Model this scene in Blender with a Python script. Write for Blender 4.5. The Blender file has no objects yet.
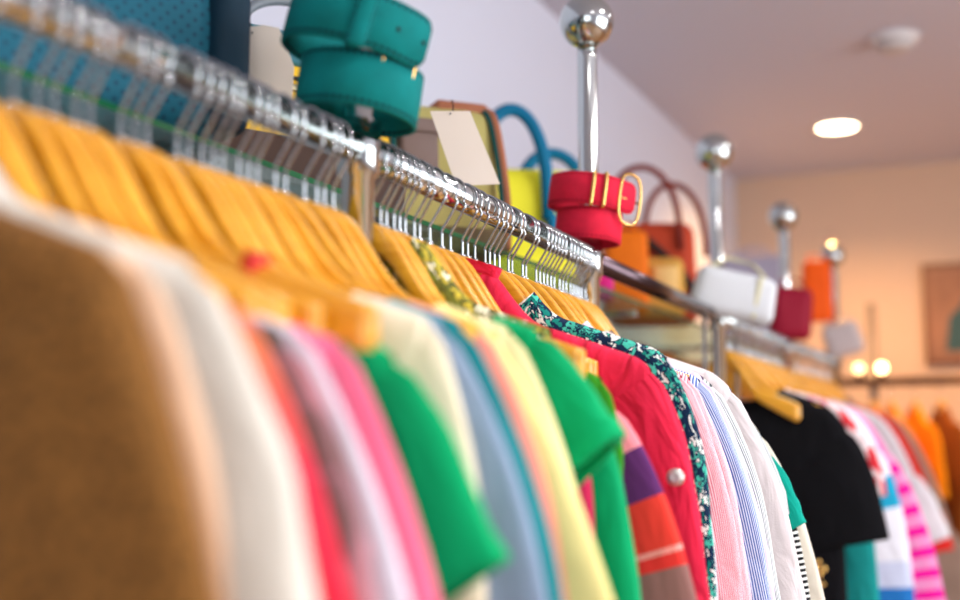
import bpy, bmesh, math, random
from mathutils import Vector, Matrix, noise
random.seed(7)
C = bpy.context.scene.collection
PI = math.pi
CAMZ = 1.27
# ------------------------------------------------------------------ helpers
def lin(c):
    return tuple(((v/255)/12.92 if v/255 <= .04045 else ((v/255+.055)/1.055)**2.4) for v in c)+(1,)
def nmat(name):
    m = bpy.data.materials.new(name); m.use_nodes = True
    nt = m.node_tree; b = nt.nodes['Principled BSDF']
    return m, nt, b
def N(nt, t, **kw):
    n = nt.nodes.new(t)
    for k, v in kw.items():
        if k in n.inputs.keys(): n.inputs[k].default_value = v
        else: setattr(n, k, v)
    return n
def L(nt, a, b): nt.links.new(a, b)
def ramp(nt, stops, interp='LINEAR'):
    r = nt.nodes.new('ShaderNodeValToRGB'); r.color_ramp.interpolation = interp
    e = r.color_ramp.elements
    while len(e) < len(stops): e.new(.5)
    for el, (p, c) in zip(e, stops): el.position = p; el.color = lin(c)
    return r
def simple(name, col, rough=.6, metal=0, bump=0, scale=80, var=0, coat=0, **kw):
    m, nt, b = nmat(name)
    b.inputs['Base Color'].default_value = lin(col); b.inputs['Roughness'].default_value = rough
    b.inputs['Metallic'].default_value = metal; b.inputs['Coat Weight'].default_value = coat
    if bump or var:
        tc = N(nt, 'ShaderNodeTexCoord'); n = N(nt, 'ShaderNodeTexNoise', Scale=scale, Detail=3.0)
        L(nt, tc.outputs['Object'], n.inputs['Vector'])
        if var:
            r = ramp(nt, [(.3, tuple(max(0, v*(1-var)) for v in col)), (.7, tuple(min(255, v*(1+var)) for v in col))])
            L(nt, n.outputs['Fac'], r.inputs['Fac']); L(nt, r.outputs['Color'], b.inputs['Base Color'])
        if bump:
            bp = N(nt, 'ShaderNodeBump', Strength=bump, Distance=.002); L(nt, n.outputs['Fac'], bp.inputs['Height']); L(nt, bp.outputs['Normal'], b.inputs['Normal'])
    return m
def cloth(name, col, kind='plain', cols=None, freq=0, bump=.25, rough=.88, sheen=.02, axis=0, wrinkle=.35):
    """woven or knitted fabric; stripes run in metres of the cloth's own UV"""
    m, nt, b = nmat(name)
    b.inputs['Roughness'].default_value = rough; b.inputs['Sheen Weight'].default_value = sheen
    b.inputs['Specular IOR Level'].default_value = .15
    uv = N(nt, 'ShaderNodeUVMap'); sep = N(nt, 'ShaderNodeSeparateXYZ'); L(nt, uv.outputs['UV'], sep.inputs[0])
    out = sep.outputs[axis]
    if kind == 'plain':
        n = N(nt, 'ShaderNodeTexNoise', Scale=9.0, Detail=2.0); L(nt, uv.outputs['UV'], n.inputs['Vector'])
        r = ramp(nt, [(.3, tuple(v*.93 for v in col)), (.7, tuple(min(255, v*1.05) for v in col))])
        L(nt, n.outputs['Fac'], r.inputs['Fac']); L(nt, r.outputs['Color'], b.inputs['Base Color'])
    elif kind == 'stripe':      # repeating stripes: cols = stops over one period
        mu = N(nt, 'ShaderNodeMath', operation='MULTIPLY'); mu.inputs[1].default_value = freq; L(nt, out, mu.inputs[0])
        fr = N(nt, 'ShaderNodeMath', operation='FRACT'); L(nt, mu.outputs[0], fr.inputs[0])
        r = ramp(nt, cols, 'CONSTANT'); L(nt, fr.outputs[0], r.inputs['Fac']); L(nt, r.outputs['Color'], b.inputs['Base Color'])
    elif kind == 'blocks':      # one run of colour bands over 1/freq metres
        mu = N(nt, 'ShaderNodeMath', operation='MULTIPLY'); mu.inputs[1].default_value = freq; L(nt, out, mu.inputs[0])
        r = ramp(nt, cols, 'CONSTANT'); L(nt, mu.outputs[0], r.inputs['Fac']); L(nt, r.outputs['Color'], b.inputs['Base Color'])
    elif kind == 'fade':        # dip-dyed cloth
        mu = N(nt, 'ShaderNodeMath', operation='MULTIPLY'); mu.inputs[1].default_value = freq; L(nt, out, mu.inputs[0])
        n = N(nt, 'ShaderNodeTexNoise', Scale=14.0, Detail=2.0); L(nt, uv.outputs['UV'], n.inputs['Vector'])
        ad = N(nt, 'ShaderNodeMath', operation='MULTIPLY_ADD'); ad.inputs[1].default_value = .35; L(nt, n.outputs['Fac'], ad.inputs[0]); L(nt, mu.outputs[0], ad.inputs[2])
        r = ramp(nt, cols); L(nt, ad.outputs[0], r.inputs['Fac']); L(nt, r.outputs['Color'], b.inputs['Base Color'])
    elif kind == 'floral':
        v = N(nt, 'ShaderNodeTexVoronoi', Scale=freq); n = N(nt, 'ShaderNodeTexNoise', Scale=freq*1.2)
        mx = N(nt, 'ShaderNodeMixRGB'); mx.inputs[0].default_value = .03
        L(nt, uv.outputs['UV'], n.inputs['Vector']); L(nt, uv.outputs['UV'], mx.inputs[1]); L(nt, n.outputs['Color'], mx.inputs[2]); L(nt, mx.outputs[0], v.inputs['Vector'])
        r1 = ramp(nt, cols, 'CONSTANT'); L(nt, v.outputs['Color'], r1.inputs['Fac'])
        v2 = N(nt, 'ShaderNodeTexVoronoi', Scale=freq); v2.feature = 'DISTANCE_TO_EDGE'; L(nt, mx.outputs[0], v2.inputs['Vector'])
        r2 = ramp(nt, [(0, (0, 0, 0)), (.1, (255, 255, 255))], 'CONSTANT'); L(nt, v2.outputs['Distance'], r2.inputs['Fac'])
        m2 = N(nt, 'ShaderNodeMixRGB'); m2.inputs[1].default_value = lin(col); L(nt, r2.outputs['Color'], m2.inputs[0]); L(nt, r1.outputs['Color'], m2.inputs[2])
        L(nt, m2.outputs[0], b.inputs['Base Color'])
    wn = N(nt, 'ShaderNodeTexNoise', Scale=420.0 if kind != 'fuzzy' else 160.0, Detail=2.0); L(nt, uv.outputs['UV'], wn.inputs['Vector'])
    if kind == 'fuzzy':
        r = ramp(nt, [(.35, tuple(v*.72 for v in col)), (.65, tuple(min(255, v*1.2) for v in col))]); L(nt, wn.outputs['Fac'], r.inputs['Fac']); L(nt, r.outputs['Color'], b.inputs['Base Color'])
    bp = N(nt, 'ShaderNodeBump', Strength=bump, Distance=.0015); L(nt, wn.outputs['Fac'], bp.inputs['Height'])
    mp = N(nt, 'ShaderNodeMapping'); mp.inputs['Scale'].default_value = (1, .35, 1); mp.inputs['Rotation'].default_value = (0, 0, .35); L(nt, uv.outputs['UV'], mp.inputs[0])
    cr = N(nt, 'ShaderNodeTexNoise', Scale=26.0, Detail=3.0, Distortion=.6); L(nt, mp.outputs[0], cr.inputs['Vector'])
    b2 = N(nt, 'ShaderNodeBump', Strength=wrinkle, Distance=.022); L(nt, cr.outputs['Fac'], b2.inputs['Height']); L(nt, bp.outputs['Normal'], b2.inputs['Normal']); L(nt, b2.outputs['Normal'], b.inputs['Normal'])
    return m

def link(name, bm, mat, parent=None, smooth=True, loc=None):
    me = bpy.data.meshes.new(name)
    bm.normal_update(); bm.to_mesh(me); bm.free()
    if smooth: me.polygons.foreach_set('use_smooth', [True]*len(me.polygons))
    o = bpy.data.objects.new(name, me); C.objects.link(o)
    if mat: me.materials.append(mat)
    if parent: o.parent = parent
    if loc is not None: o.location = loc
    return o
def tag(o, label, cat, group=None):
    o['label'] = label; o['category'] = cat
    if group: o['group'] = group
    return o
def thing(name, label, cat, loc=(0, 0, 0), rz=0, group=None):
    o = bpy.data.objects.new(name, None); o.empty_display_size = .05; C.objects.link(o)
    o.location = loc; o.rotation_euler = (0, 0, rz)
    return tag(o, label, cat, group)
def struct(name, bm, mat, smooth=False):
    o = link(name, bm, mat, smooth=smooth); o['kind'] = 'structure'; return o
def tube(bm, pts, r, seg=10, caps=True, closed=False):
    pts = [Vector(p) for p in pts]; n = len(pts); rings = []
    rr = r if hasattr(r, '__len__') else [r]*n
    up = None
    for i, p in enumerate(pts):
        a = pts[i-1] if (i > 0 or closed) else p; b = pts[(i+1) % n] if (i < n-1 or closed) else p
        t = (b-a).normalized()
        if up is None:
            up = Vector((0, 0, 1)) if abs(t.z) < .9 else Vector((0, 1, 0))
        s = t.cross(up)
        if s.length < 1e-6: s = t.orthogonal()
        s.normalize(); up = s.cross(t).normalized()
        rings.append([bm.verts.new(p+(s*math.cos(k*2*PI/seg)+up*math.sin(k*2*PI/seg))*rr[i]) for k in range(seg)])
    m = n if closed else n-1
    for i in range(m):
        A, B = rings[i], rings[(i+1) % n]
        for k in range(seg): bm.faces.new((A[k], A[(k+1) % seg], B[(k+1) % seg], B[k]))
    if caps and not closed:
        bm.faces.new(rings[0][::-1]); bm.faces.new(rings[-1])
def box(bm, lo, hi, bev=0, seg=2):
    lo = Vector(lo); hi = Vector(hi)
    r = bmesh.ops.create_cube(bm, size=1, matrix=Matrix.Translation((lo+hi)/2) @ Matrix.Diagonal(((hi-lo).x, (hi-lo).y, (hi-lo).z, 1)))
    if bev:
        es = list({e for v in r['verts'] for e in v.link_edges})
        bmesh.ops.bevel(bm, geom=es, offset=bev, segments=seg, affect='EDGES', profile=.5)
def sphere(bm, c, r, sc=(1, 1, 1), u=24, v=16):
    bmesh.ops.create_uvsphere(bm, u_segments=u, v_segments=v, radius=r, matrix=Matrix.Translation(c) @ Matrix.Diagonal((*sc, 1)))
def lathe(bm, prof, seg=32, M=None):
    rings = []
    for r, z in prof:
        rings.append([bm.verts.new((M or Matrix()) @ Vector((r*math.cos(k*2*PI/seg), r*math.sin(k*2*PI/seg), z))) for k in range(seg)])
    for A, B in zip(rings, rings[1:]):
        for k in range(seg): bm.faces.new((A[k], A[(k+1) % seg], B[(k+1) % seg], B[k]))
    if prof[0][0] > 1e-5: bm.faces.new(rings[0][::-1])
    if prof[-1][0] > 1e-5: bm.faces.new(rings[-1])
def smooth(a, b, x):
    t = min(1, max(0, (x-a)/(b-a))); return t*t*(3-2*t)
def catmull(P, n=8):
    P = [Vector(p) for p in P]; out = []
    for i in range(len(P)-1):
        p0 = P[max(0, i-1)]; p1 = P[i]; p2 = P[i+1]; p3 = P[min(len(P)-1, i+2)]
        for k in range(n):
            t = k/n
            out.append(.5*((2*p1)+(p2-p0)*t+(2*p0-5*p1+4*p2-p3)*t*t+(3*p1-p0-3*p2+p3)*t**3))
    out.append(P[-1]); return out

# ------------------------------------------------------------------ materials
chrome = simple('chrome', (196, 202, 200), .12, 1)
steel = simple('hook_steel', (186, 190, 192), .09, 1)
darkrail = simple('dark_chrome', (84, 70, 74), .22, 1)
gold = simple('gold_metal', (232, 186, 110), .2, 1)
def wood_mat():
    m, nt, b = nmat('varnished_beech')
    tc = N(nt, 'ShaderNodeTexCoord'); mp = N(nt, 'ShaderNodeMapping'); mp.inputs['Scale'].default_value = (3, 40, 40)
    n = N(nt, 'ShaderNodeTexNoise', Scale=2.2, Detail=4.0, Distortion=.4)
    L(nt, tc.outputs['Object'], mp.inputs[0]); L(nt, mp.outputs[0], n.inputs['Vector'])
    r = ramp(nt, [(.3, (218, 146, 14)), (.7, (245, 180, 48))]); L(nt, n.outputs['Fac'], r.inputs['Fac']); L(nt, r.outputs['Color'], b.inputs['Base Color'])
    b.inputs['Roughness'].default_value = .3; b.inputs['Coat Weight'].default_value = .7; b.inputs['Coat Roughness'].default_value = .3
    return m
wood = wood_mat()
# ------------------------------------------------------------------ room shell
ROOM = dict(x0=-1.38, x1=2.9, y0=-2.6, y1=6.5, z1=CAMZ+1.45)
wallp = simple('lilac_white_paint', (216, 219, 232), .8, bump=.06, scale=60)
ceilp = simple('grey_white_ceiling_paint', (200, 197, 207), .85)
peach = simple('peach_wall_paint', (216, 186, 160), .85)
floorm = simple('oak_floor', (150, 112, 78), .45, var=.12, scale=4)
R_ = ROOM
bm = bmesh.new(); box(bm, (R_['x0']-.1, R_['y0']-.1, 0), (R_['x0'], R_['y1']+.1, R_['z1'])); struct('wall_left', bm, wallp)
bm = bmesh.new(); box(bm, (R_['x0']-.1, R_['y1'], 0), (R_['x1']+.1, R_['y1']+.1, R_['z1'])); struct('wall_back', bm, peach)
FX0, FX1, FZ0, FZ1 = .2, 2.5, .7, 2.5
bm = bmesh.new()
for a, b_ in (((R_['x0']-.1, 0), (FX0, R_['z1'])), ((FX1, 0), (R_['x1']+.1, R_['z1'])), ((FX0, 0), (FX1, FZ0)), ((FX0, FZ1), (FX1, R_['z1']))):
    box(bm, (a[0], R_['y0']-.1, a[1]), (b_[0], R_['y0'], b_[1]))
struct('wall_front', bm, simple('dark_shop_wall', (92, 80, 74), .8))
bm = bmesh.new(); box(bm, (R_['x0']-.1, R_['y0']-.1, -.1), (R_['x1']+.1, R_['y1']+.1, 0)); struct('floor', bm, floorm)
bm = bmesh.new(); box(bm, (R_['x0']-.1, R_['y0']-.1, R_['z1']), (R_['x1']+.1, R_['y1']+.1, R_['z1']+.1)); struct('ceiling', bm, ceilp)
WY0, WY1, WZ0, WZ1 = .4, 3.6, .5, 2.45
bm = bmesh.new()
for a, b_ in (((R_['y0'], 0), (WY0, R_['z1'])), ((WY1, 0), (R_['y1'], R_['z1'])), ((WY0, 0), (WY1, WZ0)), ((WY0, WZ1), (WY1, R_['z1']))):
    box(bm, (R_['x1'], a[0], a[1]), (R_['x1']+.1, b_[0], b_[1]))
struct('wall_right', bm, wallp)
framem = simple('white_window_frame', (232, 232, 230), .4)
bm = bmesh.new()
for y in (WY0, WY0+1.07, WY0+2.13, WY1): box(bm, (R_['x1']-.01, y-.035, WZ0), (R_['x1']+.07, y+.035, WZ1))
for z in (WZ0, WZ1): box(bm, (R_['x1']-.01, WY0, z-.035), (R_['x1']+.07, WY1, z+.035))
struct('window_1', bm, framem)
bm = bmesh.new()
for x in (FX0, (FX0+FX1)/2, FX1): box(bm, (x-.03, R_['y0']-.07, FZ0), (x+.03, R_['y0']+.01, FZ1))
for z in (FZ0, FZ1): box(bm, (FX0, R_['y0']-.07, z-.03), (FX1, R_['y0']+.01, z+.03))
struct('window_2', bm, framem)
bm = bmesh.new(); box(bm, (R_['x0'], R_['y0'], 0), (R_['x0']+.015, R_['y1'], .1)); struct('baseboard_left', bm, framem)
bm = bmesh.new(); box(bm, (R_['x0'], R_['y1']-.015, 0), (R_['x1'], R_['y1'], .1)); struct('baseboard_back', bm, framem)

# ------------------------------------------------------------------ long chrome garment rack
ZR = CAMZ+.33; RR = .018
POST = [(-.680, .10), (-.664, 1.145), (-.690, 2.01), (-.706, 3.08), (-.701, 4.06), (-.672, 5.0)]
rack = thing('clothes_rack', 'long chrome clothes rack with ball topped posts running along the lilac wall', 'clothes rack', (-.69, 2.5, 0))
def rk(bm, name, mat, parent=rack):
    o = link(name, bm, mat)
    if parent is rack:
        o.parent = rack; o.matrix_parent_inverse = Matrix.Translation((.69, -2.5, 0))
    else:
        o.parent = parent; o.matrix_parent_inverse = Matrix.Translation((.69, -2.5, 0))
    return o
for i, (x, y) in enumerate(POST):
    bm = bmesh.new(); top = CAMZ+.71
    lathe(bm, [(.03, 0), (.03, .012), (.018, .02), (.018, ZR-.035), (.024, ZR-.03), (.024, ZR+.03), (.018, ZR+.035), (.018, top-.012), (.018, top+.012)], 28, Matrix.Translation((x, y, 0)))
    p = rk(bm, 'post', chrome)
    if i:
        bm = bmesh.new(); sphere(bm, (x, y, CAMZ+.768), .0495, u=40, v=28)
        f = link('finial', bm, chrome); f.parent = p
def railpt(s, y):
    (x0, y0), (x1, y1) = POST[s], POST[s+1]
    t = (y-y0)/(y1-y0); return Vector((x0+(x1-x0)*t, y, ZR))
for s in range(5):
    (x0, y0), (x1, y1) = POST[s], POST[s+1]
    bm = bmesh.new(); tube(bm, [(x0, y0+.01, ZR), (x1, y1-.01, ZR)], RR, 24)
    rk(bm, 'rail', darkrail if s == 2 else chrome)
# thin hanging rods either side of the third post
for x, y in ((-.690, 2.86), (-.696, 3.24)):
    bm = bmesh.new(); tube(bm, [(x, y, ZR-.012), (x, y, .5)], .006, 10); rk(bm, 'hanging_rod', chrome)
# glass shelf behind the rail
gm, nt, b = nmat('green_edged_glass')
b.inputs['Base Color'].default_value = lin((214, 240, 228)); b.inputs['Transmission Weight'].default_value = 1; b.inputs['Roughness'].default_value = .02; b.inputs['IOR'].default_value = 1.45
tr = N(nt, 'ShaderNodeBsdfTransparent'); tr.inputs['Color'].default_value = lin((226, 242, 234)); mix = N(nt, 'ShaderNodeMixShader'); mix.inputs[0].default_value = .25
L(nt, tr.outputs[0], mix.inputs[1]); L(nt, b.outputs[0], mix.inputs[2]); L(nt, mix.outputs[0], nt.nodes['Material Output'].inputs['Surface'])
edge = simple('glass_cut_edge', (34, 104, 66), .15)
SZ = CAMZ+.36
shelf = thing('glass_shelf', 'long clear glass shelf with green edge behind the chrome rail carrying the bags', 'shelf', (-1.1, 2.7, SZ-.01))
bm = bmesh.new(); box(bm, (-.27, -2.5, 0), (.24, 2.6, .008)); link('glass_pane', bm, gm, shelf, smooth=False)
bm = bmesh.new(); box(bm, (.2402, -2.5, 0), (.2425, 2.6, .008)); link('front_edge', bm, edge, shelf, smooth=False)
for y in (-2.2, -.9, .3, 1.5, 2.45):
    bm = bmesh.new(); box(bm, (-.278, y-.012, -.02), (.2, y+.012, -.001), .004); link('bracket', bm, chrome, shelf)

# ------------------------------------------------------------------ hangers
HW = .24
NECK = ZR-.0775
def zp(x, hw=HW):
    x = abs(x)*HW/hw
    if x <= HW: return -(.068*smooth(.012, .115, x)+.082*(x/HW)**1.05)
    d = x-HW
    return -(.150+.55*d+9*d*d)
def hanger_bm(hw):
    bm = bmesh.new(); n = 40; rings = []; k = 14
    for i in range(n+1):
        x = -hw+2*hw*i/n; a = abs(x)/hw
        hb = .034+.014*smooth(.25, 1, a); th = .013+.003*smooth(.35, 1, a)
        if i in (0, n): hb *= .72; th *= .72
        zc = zp(x, hw)-hb/2; yc = -.003*a*a
        ring = []
        for j in range(k):
            q = 2*PI*j/k; c, s = math.cos(q), math.sin(q)
            ring.append(bm.verts.new((x, yc+th/2*math.copysign(abs(c)**.55, c), zc+hb/2*math.copysign(abs(s)**.55, s))))
        rings.append(ring)
    for A, B in zip(rings, rings[1:]):
        for j in range(k): bm.faces.new((A[j], B[j], B[(j+1) % k], A[(j+1) % k]))
    bm.faces.new(rings[0]); bm.faces.new(rings[-1][::-1])
    return bm
def hook_bm():
    bm = bmesh.new(); rc = .0775-.0019; R = .0218
    P = [(0, 0, -.004), (0, 0, .018), (.001, 0, .024), (.0185, 0, .052), (.0216, 0, .0602)]
    pts = catmull(P, 5)
    for k in range(1, 26):
        a = math.radians(-42+k*9.0)
        pts.append((R*math.cos(a), 0, rc+R*math.sin(a)))
    pts = [Vector(p) for p in pts if True]
    tube(bm, pts, .0019, 7)
    sphere(bm, pts[-1], .0024, u=8, v=6)
    lathe(bm, [(.005, -.002), (.0045, .0015), (.002, .002)], 12)
    return bm
hang_proto = {}
def make_hanger(hw):
    if hw not in hang_proto:
        w = link('wooden_body', hanger_bm(hw), wood); h = link('wire_hook', hook_bm(), steel)
        hang_proto[hw] = [w, h, False]
    return hang_proto[hw]
HANG = []
def hanger(s, y, yaw, hw, label=None):
    w, h, used = make_hanger(hw)
    p = railpt(s, y)
    r = thing('clothes_hanger', label or '', 'clothes hanger', (p.x, p.y, NECK), yaw, 'wooden hangers on the chrome rack')
    for o in (w, h):
        if used:
            o = o.copy(); C.objects.link(o)
        o.parent = r
    hang_proto[hw][2] = True
    HANG.append([s, y, r]); return r

# ------------------------------------------------------------------ garments
def sheet_grid(bm, uvl, pts, uvs):
    V = [[bm.verts.new(p) for p in row] for row in pts]
    for i in range(len(V)-1):
        for j in range(len(V[0])-1):
            f = bm.faces.new((V[i][j], V[i][j+1], V[i+1][j+1], V[i+1][j]))
            for lp, (a, b) in zip(f.loops, ((i, j), (i, j+1), (i+1, j+1), (i+1, j))): lp[uvl].uv = uvs[a][b]
    return V
def body_bm(g, rnd):
    bm = bmesh.new(); uvl = bm.loops.layers.uv.new('UVMap')
    hw, xn, ln, fl, th = g['hw'], g['neck'], g['len'], g['flare'], g['th']
    nc, nr = 44, 30; ph = rnd.uniform(0, 20); A = g['fold']; zh = -.15-ln
    scoop = g['scoop']
    for side in (-1, 1):
        pts, uvs = [], []
        for i in range(nr+1):
            v = i/nr; v = v**1.25
            row, urow = [], []
            for j in range(nc+1):
                s = -1+2*j/nc; s = math.copysign(1-(1-abs(s))**1.3, s)
                x0 = s*hw; ax = abs(x0)
                zt = zp(x0)+.006+g['puff'] if ax >= xn else zp(xn)+.006+g['puff']-scoop*(1 if side < 0 else .45)*math.sqrt(max(0, 1-(ax/xn)**2))
                z = zt*(1-v)+zh*v+.006*math.sin(s*5+ph)*v
                w = 1-.07*smooth(0, .35, v)+fl*v
                x = x0*w
                T = th*(.55+.9*smooth(.0, .6, v))
                T = max(T, .0165 if v < .3 else .0125); T *= max(0, 1-abs(s)**9)**.5
                if ax >= xn: T *= math.sqrt(max(0, 1-(1-min(v/.05, 1))**2))
                f = A*smooth(.04, .5, v)*(math.sin(s*9+ph+v*1.5)+.6*math.sin(s*17-ph*2+v*2.5)+.8*(noise.noise((x*9+ph, z*5, side*2))))
                y = side*T+f*.5*(1 if abs(s) < .98 else .8)+side*A*.35*noise.noise((x*22, z*9, ph+side*5))*v**.5*(1-abs(s)**4)
                row.append(Vector((x, y, z))); urow.append((x0+side*.003, v*(ln+.12)))
            pts.append(row); uvs.append(urow)
        sheet_grid(bm, uvl, pts, uvs)
    bmesh.ops.remove_doubles(bm, verts=bm.verts[:], dist=.0006)
    bmesh.ops.recalc_face_normals(bm, faces=bm.faces[:])
    return bm
def sleeve_bm(g, sgn, rnd, t0=0, t1=1, grow=1.0, turn=True):
    bm = bmesh.new(); uvl = bm.loops.layers.uv.new('UVMap')
    Ls, ang, a0, a1 = g['sl']; hw = g['hw']; K = 28; n = max(12, int(Ls/.017)); ph = rnd.uniform(0, 30)
    f0 = math.radians(ang+g['open']); p = Vector((hw+.004-a0*math.cos(f0), 0, zp(hw)+.006+g['puff']-a0*math.sin(f0))); pts, uvs = [], []; st = g['sth']
    path = []
    for k in range(n+1):
        aa = math.radians(ang+g['open']*(1-k/n)**3-g['hang']*(k/n)); d = Vector((math.sin(aa), 0, -math.cos(aa)))
        path.append((p.copy(), d)); p = p+d*(Ls/n)
    rows = [(i, 1.0) for i in range(n+1)]
    if turn: rows += [(n, .86), (n-1, .84), (n-2, .8)]
    acc = 0
    for q, (i, sc) in enumerate(rows):
        c, d = path[i]; t = i/n
        if t < t0-1e-6 or t > t1+1e-6: continue
        side = Vector((d.z*-1, 0, d.x))          # towards the outer/upper edge
        a = (a0+(a1-a0)*t)*sc*grow; bth = st*(.75+.35*t)*sc*grow
        if sc == 1.0 and i == 0: a *= .93; bth *= .6
        row, ur = [], []
        for k in range(K+1):
            th = 2*PI*k/K; cs, sn = math.cos(th), math.sin(th)
            wr = g['fold']*(.35+.65*t)*noise.noise((math.cos(th)*1.6+ph, math.sin(th)*1.6, t*4.0+ph))*1.0
            wr += g['fold']*.45*math.sin(t*13+ph+cs*2.2)*(.3+.7*abs(sn))*t*(1-t)*2
            e = side*(a*math.copysign(abs(cs)**.85, cs))+Vector((0, 1, 0))*(bth*math.copysign(abs(sn)**.8, sn))
            pt = c+e+e.normalized()*wr
            if sc != 1.0: pt = pt
            row.append(Vector((pt.x*sgn, pt.y, pt.z))); ur.append((a0*2*(1-abs(th/PI-1))*(1 if th < PI else 1), t*Ls+(.0 if sc == 1 else .001)))
        pts.append(row); uvs.append(ur)
    sheet_grid(bm, uvl, pts, uvs)
    bmesh.ops.remove_doubles(bm, verts=bm.verts[:], dist=.0003)
    bmesh.ops.recalc_face_normals(bm, faces=bm.faces[:])
    return bm
DEF = dict(hw=.245, neck=.12, len=.5, flare=.05, th=.011, fold=.006, puff=0, scoop=.07, sl=(.2, 20, .08, .07), sth=.015, hang=4, open=22, hhw=HW, smat=None, cuff=None, bmat=None, yaw=0)
GAR = []
def tipY(px, X=-.44):
    a = math.atan((px-480)/1200)-math.radians(24.2); return X/math.tan(a)
def garment(name, cat, label, short, s, y, mat, ribbon=False, grp=None, **kw):
    g = dict(DEF); g.update(kw); rnd = random.Random(hash(name)*0+int(y*10000))
    yaw = g['yaw']+rnd.uniform(-.05, .05)
    hg = hanger(s, y, yaw, g['hhw'], 'wooden hanger carrying '+short)
    p = railpt(s, y)
    r = thing(name, label, cat, (p.x, p.y, NECK), yaw, grp)
    link('body', body_bm(g, rnd), mat, r)
    if g['sl']:
        for sg in (1, -1):
            o = link('sleeve', sleeve_bm(g, sg, rnd), g['smat'] or mat, r)
            if g['cuff']:
                gg = dict(g); gg['fold'] = .001
                link('cuff', sleeve_bm(gg, sg, rnd, .8 if g['sl'][0] < .25 else .9, 1, 1.07), g['cuff'], o)
    GAR.append((r, hg, g)); return r, hg, g

M = {}
def fm(name, *a, **k): M[name] = cloth(name, *a, **k); return M[name]
S1, S2, S4, S5 = 0, 1, 3, 4
LS = lambda Lg, ang, a0=.08, a1=.065: (Lg, ang, a0, a1)
garment('knit_sweater', 'sweater', 'fuzzy tan brown knit sweater, nearest garment at the left edge', 'the fuzzy tan knit sweater', S1, 0.500, fm('tan_fuzz', (130, 88, 42), 'fuzzy', bump=1), neck=.05, puff=-0.006, th=.02, sth=.026, fold=0.03, sl=LS(.62, 8, .085, .07), hw=0.232, flare=.02, hhw=.2)
garment('peach_blouse', 'blouse', 'pale peach top squeezed between the tan and the white sweaters', 'the pale peach top', S1, 0.540, fm('peach_silk', (240, 200, 165), rough=.55), neck=0.1, sl=LS(.5, 8, .08, .07), hw=0.216, puff=-0.012, hhw=.2)
garment('white_sweater', 'sweater', 'creamy white wide sleeved sweater beside the tan knit', 'the creamy white sweater', S1, 0.555, fm('cream_white', (220, 214, 200), bump=.5), neck=.06, puff=-0.004, th=.017, sth=.024, sl=LS(0.215, 18, .095, .085), hw=0.238, fold=.008, hang=2, hhw=.2)
garment('coral_blouse', 'blouse', 'coral red blouse with orange shoulder behind the white sweater', 'the coral red blouse', S1, 0.595, fm('coral_fade', (230, 60, 80), 'fade', cols=[(0.12, (250, 150, 90)), (.38, (236, 56, 84)), (.62, (214, 24, 40)), (1, (178, 84, 56))], freq=2.1, axis=1), neck=0.165, sl=LS(.5, 9, .08, .09), hw=0.238, puff=-0.026, hhw=.2)
garment('printed_blouse', 'blouse', 'grey mauve printed top between coral and candy striped garments', 'the grey mauve print top', S1, 0.648, fm('mauve_print', (150, 112, 118), 'floral', cols=[(0, (120, 96, 92)), (.4, (186, 128, 136)), (.7, (92, 80, 74))], freq=30), neck=0.165, sl=LS(.26, 12, .08, .08), hw=0.25, puff=-0.032, hhw=.2)
garment('white_cardigan', 'cardigan', 'thin white cardigan with pale lilac tint just before the pink one', 'the thin white cardigan', S1, 0.672, fm('lilac_white', (218, 210, 220)), neck=0.165, sl=LS(.55, 12, .08, .07), hw=.230, puff=-0.034, hhw=.2)
garment('pink_cardigan', 'cardigan', 'candy pink long sleeved cardigan beside the white cardigan', 'the candy pink cardigan', S1, 0.712, fm('candy_pink', (240, 110, 142)), neck=0.165, sl=LS(.55, 9, .08, .07), hw=0.24, puff=-0.036, hhw=.2)
garment('green_cardigan', 'cardigan', 'emerald green short sleeved cardigan nearer of the two emerald tops', 'the nearer emerald green cardigan', S1, 0.780, fm('emerald', (0, 160, 96)), neck=0.195, th=.014, sth=.02, sl=LS(0.145, 21, .10, .095), hw=.255, fold=.007, puff=-0.034, hang=-10)
garment('cream_print_dress', 'dress', 'cream dress with coral flowers showing low beside the emerald cardigan', 'the cream and coral flowered dress', S1, 0.835, fm('cream_coral', (240, 226, 190), 'fade', cols=[(.0, (238, 226, 194)), (.62, (240, 226, 196)), (.75, (250, 170, 150)), (.88, (238, 66, 56)), (1, (248, 210, 200))], freq=2.2, axis=1), neck=0.175, sl=LS(.45, 0, .075, .08), hw=.250, puff=-0.006, hhw=.205)
garment('jersey_blouse', 'blouse', 'slate blue grey top next to a thin teal edge', 'the slate blue grey top', S1, 0.870, fm('slate_blue', (140, 160, 184)), neck=0.175, sl=LS(.46, 12, .085, .075), hw=.250, puff=-0.006, hhw=.205)
garment('teal_camisole', 'blouse', 'dark teal thin top showing as a strip beside pale yellow', 'the dark teal strip top', S1, 0.900, fm('dark_teal', (30, 132, 136)), neck=0.175, sl=LS(.42, 12, .08, .065), hw=.248, puff=-0.004, hhw=.205)
garment('trimmed_camisole', 'blouse', 'orange and salmon edged top tucked before the pale yellow cardigan', 'the orange edged top', S1, 0.925, fm('orange_salmon', (250, 176, 84), 'stripe', cols=[(0, (244, 150, 130)), (.5, (252, 184, 80))], freq=7), neck=0.175, sl=LS(.46, 9, .08, .065), hw=.248, puff=-0.003, hhw=.205)
garment('yellow_cardigan', 'cardigan', 'pale lemon yellow long sleeved cardigan before the second emerald top', 'the pale lemon cardigan', S1, 0.955, fm('lemon', (246, 228, 150)), neck=0.195, th=.014, sth=.02, puff=0.003, sl=LS(.55, 15, .08, .085), hw=.235, fold=.008)
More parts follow.
